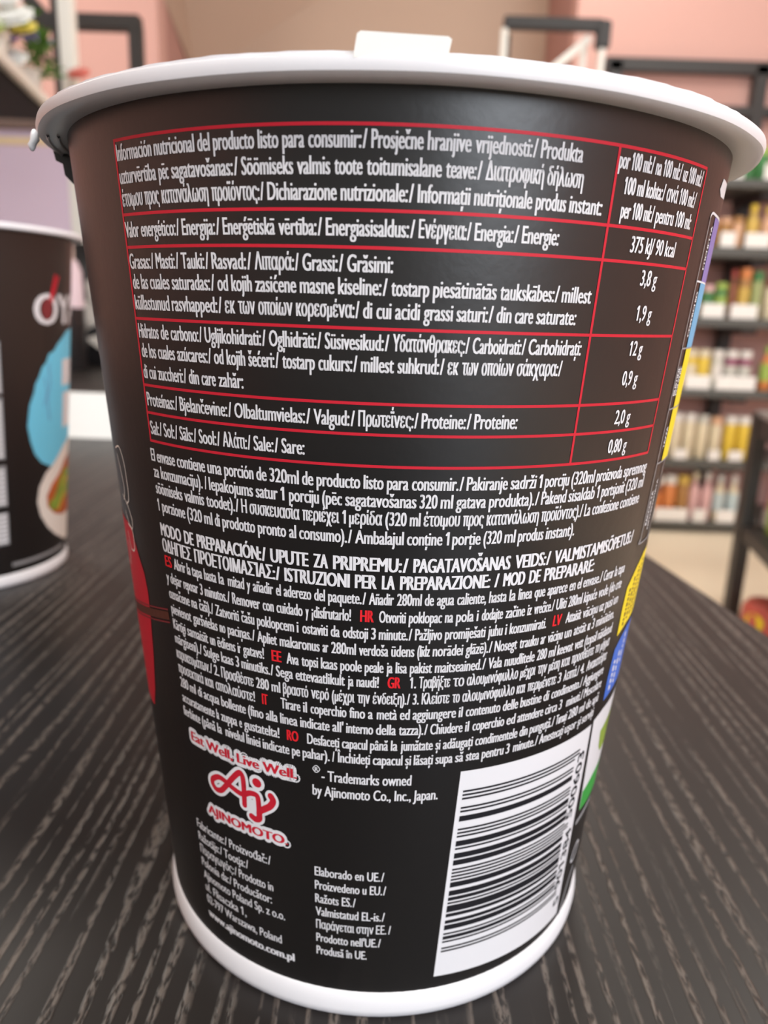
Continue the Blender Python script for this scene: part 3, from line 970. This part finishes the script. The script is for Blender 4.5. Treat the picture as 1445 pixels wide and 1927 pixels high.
pr.rect(93.6, 110, 50, 62, 1)
pr.build('blue_splash', [M['ink_sky'], M['ink_white'], M['ink_pale_blue']], wall2, 5e-5)['label'] = 'sky blue splash panel'
bo = [(84.5, 38.9), (76.9, 35.9), (72.2, 31.8), (70.6, 26.7), (73.0, 21.5), (78.6, 16.6), (86.2, 12.8), (99.4, 8.8), (115, 7.6), (150, 12), (150, 46), (110, 46), (95, 43.6)]
pr = Print()
pr.poly(bo, 0)
pr.build('printed_bowl', [M['ink_cream']], wall2, 7e-5)['label'] = 'white soup bowl picture'
pr = Print()
pr.poly([(98, 38.2), (90.6, 34.6), (82.4, 31.6), (77.8, 27.9), (78.4, 24.1), (85.0, 20.6), (95, 18.8), (110, 18.4), (140, 22), (140, 40), (110, 40)], 0)
pr.poly([(98, 35.0), (91, 32.0), (88, 29.0), (84, 26.0), (80.5, 25.6), (80.0, 23.6), (85, 21.6), (92, 22.4), (96, 24), (110, 26), (110, 34)], 1)
pr.stroke([(90, 21.6), (94, 24.4), (99, 26.6)], 1.2, 2)
pr.stroke([(97, 29), (100, 31), (104, 31)], 1.4, 2)
pr.build('printed_soup', [M['ink_broth'], M['ink_leaf'], M['ink_noodle']], wall2, 9e-5)
pr = Print()
for z0, z1 in ((43.3, 62.9), (27.8, 41.3), (14.7, 25.6), (64, 80)):
    pr.rect(10, 53.3, z0, z1, 0)
    z = z0 + .7
    while z < z1 - 1.0:
        pr.rect(12, 52.6, z, z + .9, 1)
        z += 1.5
pr.build('grey_text_panel', [M['ink_grey'], M['ink_white']], wall2, 5e-5)['label'] = 'pale panels of small text'
pr = Print()
pr.poly([(54.2, 6.6), (54.2, 7.8), (97, 7.8), (97, 6.6)], 0)
pr.build('grey_foot_line', [M['ink_grey']], wall2, 5e-5)

# ================================================================ things behind the cups on the table
card = thing('price_card', 'blank white card standing on the table behind the two cups', 'card', (-.17, .42, TZ))
bm = bmesh.new()
for s in (-1, 1):
    vs = [bm.verts.new(p) for p in ((-.065, s * .0015 - .0, .0295), (.065, s * .0015, .0295), (.065, s * .012, 0), (-.065, s * .012, 0))]
    w2 = [bm.verts.new((p.co.x, p.co.y + s * .0006, p.co.z)) for p in vs]
    bm.faces.new(vs)
    bm.faces.new(w2[::-1])
    for i in range(4):
        k = (i + 1) % 4
        bm.faces.new((vs[i], w2[i], w2[k], vs[k]))
bm_box(bm, (0, 0, .0297), (.13, .0042, .0006))
from_bm('card_sheet', bm, M['card'], card)


def pillow(name, w, h, d, m, parent, loc=(0, 0, 0), crimp=.08):
    n, k = 14, 18
    V, F = [], []
    for s in (1, -1):
        for j in range(k + 1):
            v = j / k
            for i in range(n + 1):
                u = i / n
                e = (sin(pi * u) ** .6) * (min(1, min(v, 1 - v) / crimp / 3) ** .7)
                rip = .03 * sin(9 * u + 5 * v) * e
                V.append((loc[0] + (u - .5) * w * (1 - .06 * e), loc[1] - s * d / 2 * (e + rip) - s * .0004, loc[2] + v * h))
    o = (n + 1) * (k + 1)
    for s in (0, 1):
        for j in range(k):
            for i in range(n):
                a = s * o + j * (n + 1) + i
                q = (a, a + 1, a + n + 2, a + n + 1)
                F.append(q if s == 0 else q[::-1])
    return mesh(name, V, F, m, parent, True)


pouch = thing('snack_pouch', 'black snack pouch with pale print standing behind the white card', 'pouch', (-.44, 1.02, TZ), radians(8))
pillow('pouch_body', .20, .17, .05, M['pouch'], pouch)
bm = bmesh.new()
for x, z, a, b, r in ((.0, .07, .035, .018, .5), (.03, .095, .03, .02, -.6), (-.02, .05, .03, .010, .2), (.05, .06, .025, .014, .9), (.035, .035, .03, .012, .0), (-.05, .085, .025, .012, -.4)):
    ring = []
    for i in range(14):
        t = 2 * pi * i / 14
        px, pz = a * cos(t) * (1 + .2 * sin(3 * t)), b * sin(t)
        ring.append(bm.verts.new((x + px * cos(r) - pz * sin(r), -.0285, z + px * sin(r) + pz * cos(r))))
    bm.faces.new(ring)
from_bm('pouch_print', bm, M['pouch_print'], pouch)
pk = thing('squeeze_bottle', 'black bottle with a pale pink shoulder and cap beside the black pouch', 'bottle', (-.4365, .93, TZ))
lathe('bottle_body', [(0, 0), (.023, 0), (.025, .003), (.025, .082), (0, .082)], M['pouch'], pk, 24)
lathe('bottle_shoulder', [(0, .082), (.025, .082), (.0245, .128), (.019, .142), (0, .142)], colmat('pale_pink', (.78, .62, .66)), pk, 24)
lathe('bottle_cap', [(0, .142), (.016, .142), (.016, .172), (.014, .175), (0, .175)], colmat('peach_cap', (.76, .58, .50)), pk, 24)

# ================================================================ shelving unit on the back wall with its goods
SHELF = [('bottom', .047, .030), ('second', .304, .037), ('third', .585, .032), ('fourth', .856, .035), ('fifth', 1.114, .037), ('top', 1.352, .032)]
unit = thing('wall_shelving', 'charcoal shelving unit full of jars against the pink wall', 'shelving', (1.3, 3.1, 0))
for nm, zt_, th in SHELF:
    box('shelf', (0, .0, zt_ - th / 2), (1.0, .36, th), M['shelf_black'], unit, bev=.003)
for x in (-.46, .118, .47):
    box('upright', (x, .17, .92), (.05, .04, 1.80), M['black_metal'], unit)
for x in (.118,):
    for nm, zt_, th in SHELF[1:]:
        box('bracket', (x - .02, .02, zt_ - th - .012), (.06, .26, .022), M['black_metal'], unit)
box('top_rail', (0, .17, 1.81), (1.0, .04, .045), M['black_metal'], unit)
box('cross_rail', (.10, .17, 1.655), (.80, .035, .035), M['black_metal'], unit)

ROWX = dict(A=(1.08, .00195, 'top'), B=(1.113, .00199, 'fifth'), C=(1.148, .00204, 'fourth'), D=(1.185, .00209, 'third'), E=(1.224, .00213, 'second'), F=(1.258, .00218, 'bottom'))
SZT = {nm: zt_ for nm, zt_, th in SHELF}


def jar(kind, r, h, body, lidc, band=None):
    t = bpy.data.objects.new({'jar': 'food_jar', 'bottle': 'sauce_bottle', 'can': 'food_can'}[kind], None)
    COL.objects.link(t)
    bm_, lm = colmat('goods_' + body[0], body[1]), colmat('cap_' + lidc[0], lidc[1])
    if kind == 'jar':
        hl = h * .2
        lathe('jar_body', [(0, 0), (r * .93, 0), (r, r * .12), (r, h - hl - r * .25), (r * .86, h - hl), (0, h - hl)], bm_, t, 24)
        lathe('jar_lid', [(0, h - hl), (r * .92, h - hl), (r * .95, h - hl * .9), (r * .95, h - hl * .1), (r * .9, h), (0, h)], lm, t, 24)
    elif kind == 'bottle':
        lathe('bottle_body', [(0, 0), (r * .93, 0), (r, r * .12), (r, h * .58), (r * .85, h * .66), (r * .45, h * .76), (r * .42, h * .84), (0, h * .84)], bm_, t, 24)
        lathe('bottle_cap', [(0, h * .84), (r * .52, h * .84), (r * .52, h * .99), (r * .48, h), (0, h)], lm, t, 24)
    else:
        lathe('can_body', [(0, 0), (r * .95, 0), (r, r * .1), (r, h * .80), (r * .95, h * .82), (0, h * .82)], bm_, t, 24)
        lathe('can_lid', [(0, h * .82), (r * .98, h * .82), (r, h * .84), (r, h * .97), (r * .95, h), (0, h)], lm, t, 24)
    if band:
        e = r + .0006
        lathe('label_band', [(e - .0008, h * band[2]), (e, h * band[2]), (e, h * band[3]), (e - .0008, h * band[3])], colmat('band_' + band[0], band[1]), t, 24, closed=True)
    return t


WHT = ('white', (.80, .78, .74))
C_ = dict(green=('green', (.06, .22, .07)), lime=('lime', (.35, .50, .10)), amber=('amber', (.42, .22, .07)), gold=('gold', (.66, .46, .10)), peach=('peach', (.74, .45, .28)),
          brown=('brown', (.28, .10, .05)), olive=('olive', (.36, .42, .18)), yellow=('yellow', (.80, .58, .06)), grey=('grey', (.60, .60, .54)), plum=('plum', (.28, .06, .13)),
          cream=('cream', (.80, .72, .52)), orange=('orange', (.72, .26, .08)), pink=('pink', (.78, .50, .50)), sky=('pale_blue', (.55, .68, .70)), red=('dark_red', (.42, .07, .05)), white=WHT)
GOODS = {
    'A': [(1385, 'jar', .025, .085, 'green', 'white', 'white'), (1408, 'jar', .026, .10, 'green', 'red', None), (1434, 'jar', .026, .11, 'green', 'lime', None)],
    'B': [(1340, 'jar', .022, .10, 'amber', 'peach', None), (1363, 'jar', .022, .105, 'amber', 'peach', None), (1386, 'jar', .021, .11, 'peach', 'amber', None), (1413, 'bottle', .024, .155, 'gold', 'yellow', None), (1441, 'bottle', .024, .15, 'peach', 'gold', None)],
    'C': [(1329, 'jar', .022, .12, 'green', 'pink', None), (1353, 'jar', .023, .13, 'green', 'lime', 'lime'), (1374, 'bottle', .018, .18, 'brown', 'red', None), (1395, 'jar', .022, .185, 'amber', 'orange', 'gold'), (1419, 'jar', .022, .175, 'olive', 'green', 'olive'), (1447, 'jar', .024, .15, 'cream', 'brown', None)],
    'D': [(1295, 'jar', .024, .15, 'yellow', 'cream', 'cream'), (1319, 'jar', .024, .15, 'yellow', 'cream', None), (1345, 'jar', .024, .15, 'grey', 'white', 'white'), (1371, 'jar', .025, .15, 'plum', 'white', 'grey'), (1397, 'jar', .025, .15, 'plum', 'white', 'grey'), (1438, 'bottle', .024, .17, 'orange', 'lime', 'lime')],
    'E': [(1266, 'can', .023, .18, 'cream', 'white', None), (1291, 'can', .023, .18, 'cream', 'white', None), (1316, 'can', .023, .175, 'cream', 'grey', None), (1341, 'can', .022, .17, 'cream', 'peach', None), (1368, 'can', .024, .175, 'yellow', 'white', None), (1393, 'can', .024, .175, 'yellow', 'white', None)],
    'F': [(1229, 'jar', .026, .18, 'brown', 'white', 'orange'), (1254, 'jar', .026, .185, 'orange', 'white', None), (1279, 'jar', .025, .185, 'amber', 'gold', None), (1301, 'bottle', .022, .20, 'pink', 'cream', None), (1324, 'bottle', .022, .20, 'pink', 'white', None), (1348, 'bottle', .023, .19, 'cream', 'pale', 'sky'), (1374, 'bottle', .023, .19, 'cream', 'white', 'sky')],
}
C_['pale'] = ('pale_grey', (.66, .70, .68))
NTH = ['first', 'second', 'third', 'fourth', 'fifth', 'sixth', 'seventh']
for row, lst in GOODS.items():
    x0, dx, sn = ROWX[row]
    for q, (px, kind, r, h, b, l, band) in enumerate(lst):
        t = jar(kind, r, h, C_[b], C_[l], (C_[band][0], C_[band][1], .22, .62) if band else None)
        t.location = (x0 + (px - 1300) * dx, 2.965, SZT[sn] + .0002)
        word = {'jar': 'jar', 'bottle': 'bottle', 'can': 'canister'}[kind]
        tag(t, f'{C_[b][0]} {word} with {C_[l][0]} cap, {NTH[q]} from the left on the {sn} shelf'.replace('_', ' '), word, f'goods on the {sn} shelf')
CARDS = {'A': [(1385, 24), (1446, 20)], 'B': [(1366, 28), (1422, 46)], 'C': [(1338, 42), (1396, 50)], 'D': [(1309, 46), (1380, 74)], 'E': [(1276, 24), (1340, 22), (1380, 26)], 'F': [(1258, 62), (1312, 24), (1361, 34)]}
for row, lst in CARDS.items():
    x0, dx, sn = ROWX[row]
    for q, (px, wpx) in enumerate(lst):
        h = .052 if row != 'E' else .04
        o = box('shelf_price_card', (0, 0, h / 2), (wpx * dx, .003, h), M['card'], bev=.0008)
        o.location = (x0 + (px - 1300) * dx * .995 - .005, 2.927, SZT[sn] + .0003)
        tag(o, f'white price card, {NTH[q]} from the left along the front of the {sn} shelf', 'price card', 'price cards on the wall shelving')

# ================================================================ low black display stand nearer at the right
stand = thing('display_stand', 'black display stand by the right edge, nearer than the wall shelving', 'display stand', (1.032, 2.024, 0), radians(-10.2))
# local x to the right, local -y towards the viewer
for x, y in ((0, 0), (.45, 0), (0, -.6), (.45, -.6)):
    box('post', (x, y, .30), (.034, .06, .60), M['black_metal'], stand, bev=.002)
box('lower_deck', (.225, -.3, .262), (.47, .62, .04), M['black_metal'], stand, bev=.002)
box('upper_deck', (.225, -.3, .565), (.47, .62, .055), M['black_metal'], stand, bev=.002)
box('deck_edge', (.225, -.3, .600), (.475, .625, .014), colmat('grey_edge_strip', (.30, .29, .29)), stand)


def on_stand(x, y, z):
    a = radians(-10.2)
    return (1.032 + x * cos(a) - y * sin(a), 2.024 + x * sin(a) + y * cos(a), z)


t = jar('jar', .04, .13, C_['lime'], C_['green'], None)
t.location = on_stand(.070, -.10, .2825)
lathe('front_seal', [(0, -.002), (.024, -.002), (.024, .0), (0, .0)], M['card'], t, 24)
fs = t.children[-1]
fs.rotation_euler = (radians(90), 0, radians(10))
fs.location = (-.004, -.0405, .045)
tag(t, 'lime jar with a round white seal on the lower deck of the black stand', 'jar')
t = thing('tall_pink_carton', 'tall pink carton with white foot on the black stand, behind the lime jar', 'carton', on_stand(.075, -.02, .2825), radians(-10))
box('carton_body', (.0, 0, .145), (.06, .04, .19), colmat('rose_card', (.80, .42, .46)), t, bev=.002)
box('carton_foot', (.0, 0, .026), (.061, .041, .05), M['card'], t, bev=.002)
tub = thing('snack_tub', 'red snack tub with a yellow disc on the floor beyond the table edge', 'tub', (1.052, 1.86, 0))
lathe('tub_body', [(0, 0), (.055, 0), (.06, .006), (.062, .085), (.05, .104), (0, .110)], colmat('tub_red', (.55, .10, .07)), tub, 32)
bm = bmesh.new()
bmesh.ops.create_circle(bm, cap_ends=True, radius=.026, segments=24)
for v in bm.verts:
    a = -.95 + v.co.x / .062
    v.co = Vector((.0625 * sin(a), -.0625 * cos(a), .058 + v.co.y))
from_bm('yellow_disc', bm, M['ink_yellow'], tub)

# ================================================================ racks at the top of the view
rack = thing('garment_rack', 'black and steel rail frame rising behind the right half of the cup lid', 'rack', (.43, 2.4, 0))
bar('top_bar', (-.14, 0, 1.66), (.15, 0, 1.66), .032, .032, M['black_metal'], rack)
bar('post', (-.137, -.004, 0), (-.137, -.004, 1.644), .018, .018, M['steel'], rack)
bar('post', (.108, .05, 0), (.108, .05, 1.644), .018, .018, M['steel'], rack)
bar('post', (.150, -.004, 0), (.150, -.004, 1.610), .016, .016, M['steel'], rack)
bar('corner_block', (.150, 0, 1.60), (.150, 0, 1.672), .040, .040, M['black_metal'], rack)
bar('brace', (.118, .02, 1.635), (-.25, .02, 1.33), .020, .018, M['steel'], rack)
bar('rear_post', (-.120, .06, 0), (-.120, .06, 1.65), .018, .018, M['black_metal'], rack)
bar('rear_bar', (-.120, .06, 1.20), (.110, .06, 1.20), .018, .018, M['black_metal'], rack)

flower_rack = thing('flower_rack', 'steel edged black flower shelf with tall posts at top left', 'rack', (-.72, 1.15, 0))
ox, oy = .72, -1.15


def W(x, y, z):
    return (x + ox, y + oy, z)


bm = bmesh.new()
sp = [(-.46, .62), (-.574, 1.26), (-1.15, 1.20), (-1.15, .62)]
tt = [bm.verts.new(W(x, y, 1.145)) for x, y in sp]
bb = [bm.verts.new(W(x, y, 1.125)) for x, y in sp]
bm.faces.new(tt)
bm.faces.new(bb[::-1])
for i in range(4):
    bm.faces.new((tt[i], bb[i], bb[(i + 1) % 4], tt[(i + 1) % 4]))
from_bm('shelf_board', bm, M['soot'], flower_rack)
bar('shelf_edge', W(-.458, .62, 1.142), W(-.588, 1.345, 1.142), .018, .016, M['steel'], flower_rack)
bar('post', W(-.553, 1.30, 0), W(-.553, 1.30, 1.75), .024, .024, M['steel'], flower_rack)
bar('rear_post', W(-.580, 1.335, 1.13), W(-.580, 1.335, 1.75), .022, .022, M['black_metal'], flower_rack)
bar('brace', W(-.590, 1.34, 1.285), W(-.80, 1.34, 1.50), .020, .020, M['black_metal'], flower_rack)
bar('leg', W(-1.12, .66, 0), W(-1.12, .66, 1.124), .03, .03, M['black_metal'], flower_rack)
bar('leg', W(-1.12, 1.17, 0), W(-1.12, 1.17, 1.124), .03, .03, M['black_metal'], flower_rack)

rail = thing('hanging_rail', 'black square rail hooked down in front of the left pink wall', 'rail', (-.9, 2.1, 0))
bar('top_bar', (-.30, 0, 1.532), (.226, 0, 1.532), .036, .036, M['black_metal'], rail)
bar('post', (.211, 0, 0), (.211, 0, 1.53), .034, .034, M['black_metal'], rail)
bar('post', (-.29, 0, 0), (-.29, 0, 1.53), .034, .034, M['black_metal'], rail)
cab = thing('lilac_cabinet', 'lilac display cabinet with brown top under the flower shelf', 'cabinet', (-1.15, 2.42, 0))
box('cabinet_body', (0, 0, .65), (.95, .40, 1.297), M['lilac'], cab, bev=.004)
box('cabinet_top', (0, -.01, 1.319), (.99, .44, .042), M['brown_top'], cab, bev=.004)
box('trim_strip', (0, -.203, 1.267), (.95, .008, .018), M['trim_yellow'], cab)
box('mauve_door', (.36, -.204, .60), (.21, .01, 1.06), M['lilac_dark'], cab)
box('door_handle', (.275, -.214, .62), (.012, .012, .14), M['steel'], cab, bev=.002)


# ================================================================ flowers on the rack shelf
def blossom(name, c, r, m, parent, n=9, layers=3):
    V, F = [], []
    for L_ in range(layers):
        rr = r * (1 - .28 * L_)
        up = .15 + .35 * L_
        for i in range(n):
            a = 2 * pi * (i + .5 * L_) / n
            d = Vector((cos(a), sin(a) * .75, .65 * sin(a) + up * .3))
            s = Vector((-sin(a), cos(a) * .75, .65 * cos(a)))
            base = len(V)
            for u, wv, lift in ((0, .10, 0), (.5, .34, .10), (.85, .30, .22), (1.0, .05, .30)):
                for sg in (-1, 1):
                    p = Vector(c) + d * rr * u + s * rr * wv * sg + Vector((0, -.55, .45)) * rr * (lift * (.6 + .5 * L_))
                    V.append(p)
            for k in range(3):
                b = base + 2 * k
                F.append((b, b + 1, b + 3, b + 2))
    o = mesh(name, V, F, m, parent, True)
    md = o.modifiers.new('thick', 'SOLIDIFY')
    md.thickness = r * .03
    return o


def bouquet(label, loc, r, h, blooms, leaves, group='flower pots on the steel edged shelf'):
    t = thing('potted_flower', label, 'potted flower', loc, 0, group)
    lathe('pot_wrap', [(0, 0), (r * .7, 0), (r * .75, .002), (r, h), (r * 1.15, h * 1.1), (r * .95, h * 1.0), (0, h * .9)], M['wrap'], t, 20,
          jitter=lambda a, j: r * .10 * sin(6 * a) if j > 2 else 0)
    V, F = [], []
    for c, s, q in leaves:
        for i in range(q):
            a = random.uniform(0, 2 * pi)
            e = random.uniform(-.5, 1.1)
            d = Vector((cos(a) * cos(e), sin(a) * cos(e), sin(e)))
            sd = d.cross(Vector((.2, .3, 1))).normalized()
            b = len(V)
            p0 = Vector(c) + Vector((random.uniform(-1, 1), random.uniform(-1, 1), random.uniform(-1, 1))) * s * .4
            V += [p0, p0 + d * s * .5 + sd * s * .2, p0 + d * s, p0 + d * s * .5 - sd * s * .2]
            F.append((b, b + 1, b + 2, b + 3))
    o = mesh('foliage', V, F, M['leaf'], t)
    for c, rr, m in blooms:
        bm = bmesh.new()
        a, b = Vector((0, 0, h * .8)), Vector(c)
        blossom('blossom', c, rr, m, t)
        bm.free()
        bar('stem', a, b, .003, .003, M['leaf'], t)
    return t


Z0 = 1.1455
B1 = (-.575, 1.06, Z0)
bouquet('white rose like bloom in white paper, front most pot on the flower shelf', B1, .030, .045,
        [((.042, 0, .064), .030, M['petal_white']), ((.022, -.02, .046), .022, M['leaf_lime']), ((.030, .01, .088), .022, M['petal_white']), ((-.02, .01, .075), .026, M['petal_white'])],
        [((.0, 0, .05), .035, 14)])
B2 = (-.600, 1.14, Z0)
bouquet('purple and yellow pansies with dark leaves, middle pot on the flower shelf', B2, .034, .044,
        [((.050, -.012, .072), .021, M['petal_yellow']), ((.030, -.025, .056), .022, M['petal_purple']), ((.030, -.02, .062), .012, M['petal_purple']), ((.038, -.028, .026), .024, M['petal_white']), ((-.01, 0, .08), .02, M['petal_purple'])],
        [((.030, 0, .085), .034, 40), ((.055, .02, .058), .028, 36), ((.0, 0, .06), .03, 20)])
B3 = (-.600, 1.225, Z0)
bouquet('pink and lavender blooms half hidden by the post, rear pot on the flower shelf', B3, .028, .040,
        [((.042, -.02, .075), .018, colmat('lavender_petal', (.45, .40, .52))), ((.045, -.02, .056), .011, M['petal_pink']), ((.02, 0, .09), .016, M['petal_purple']), ((.078, .030, .048), .019, colmat('coral_petal', (.72, .16, .12)))],
        [((.035, 0, .05), .028, 20), ((.02, 0, .08), .026, 14)])

# ================================================================ ceiling lamps
for q, (x, y, pw, wd) in enumerate(LAMPS):
    t = thing('ceiling_lamp', 'flat square ceiling lamp, out of the picture', 'ceiling lamp', (x, y, 2.995), 0, 'ceiling lamps')
    box('lamp_frame', (0, 0, -.012), (.62, .62, .02), M['white_paper'], t)
    box('lamp_diffuser', (0, 0, -.024), (.58, .58, .006), M['lamp'], t)
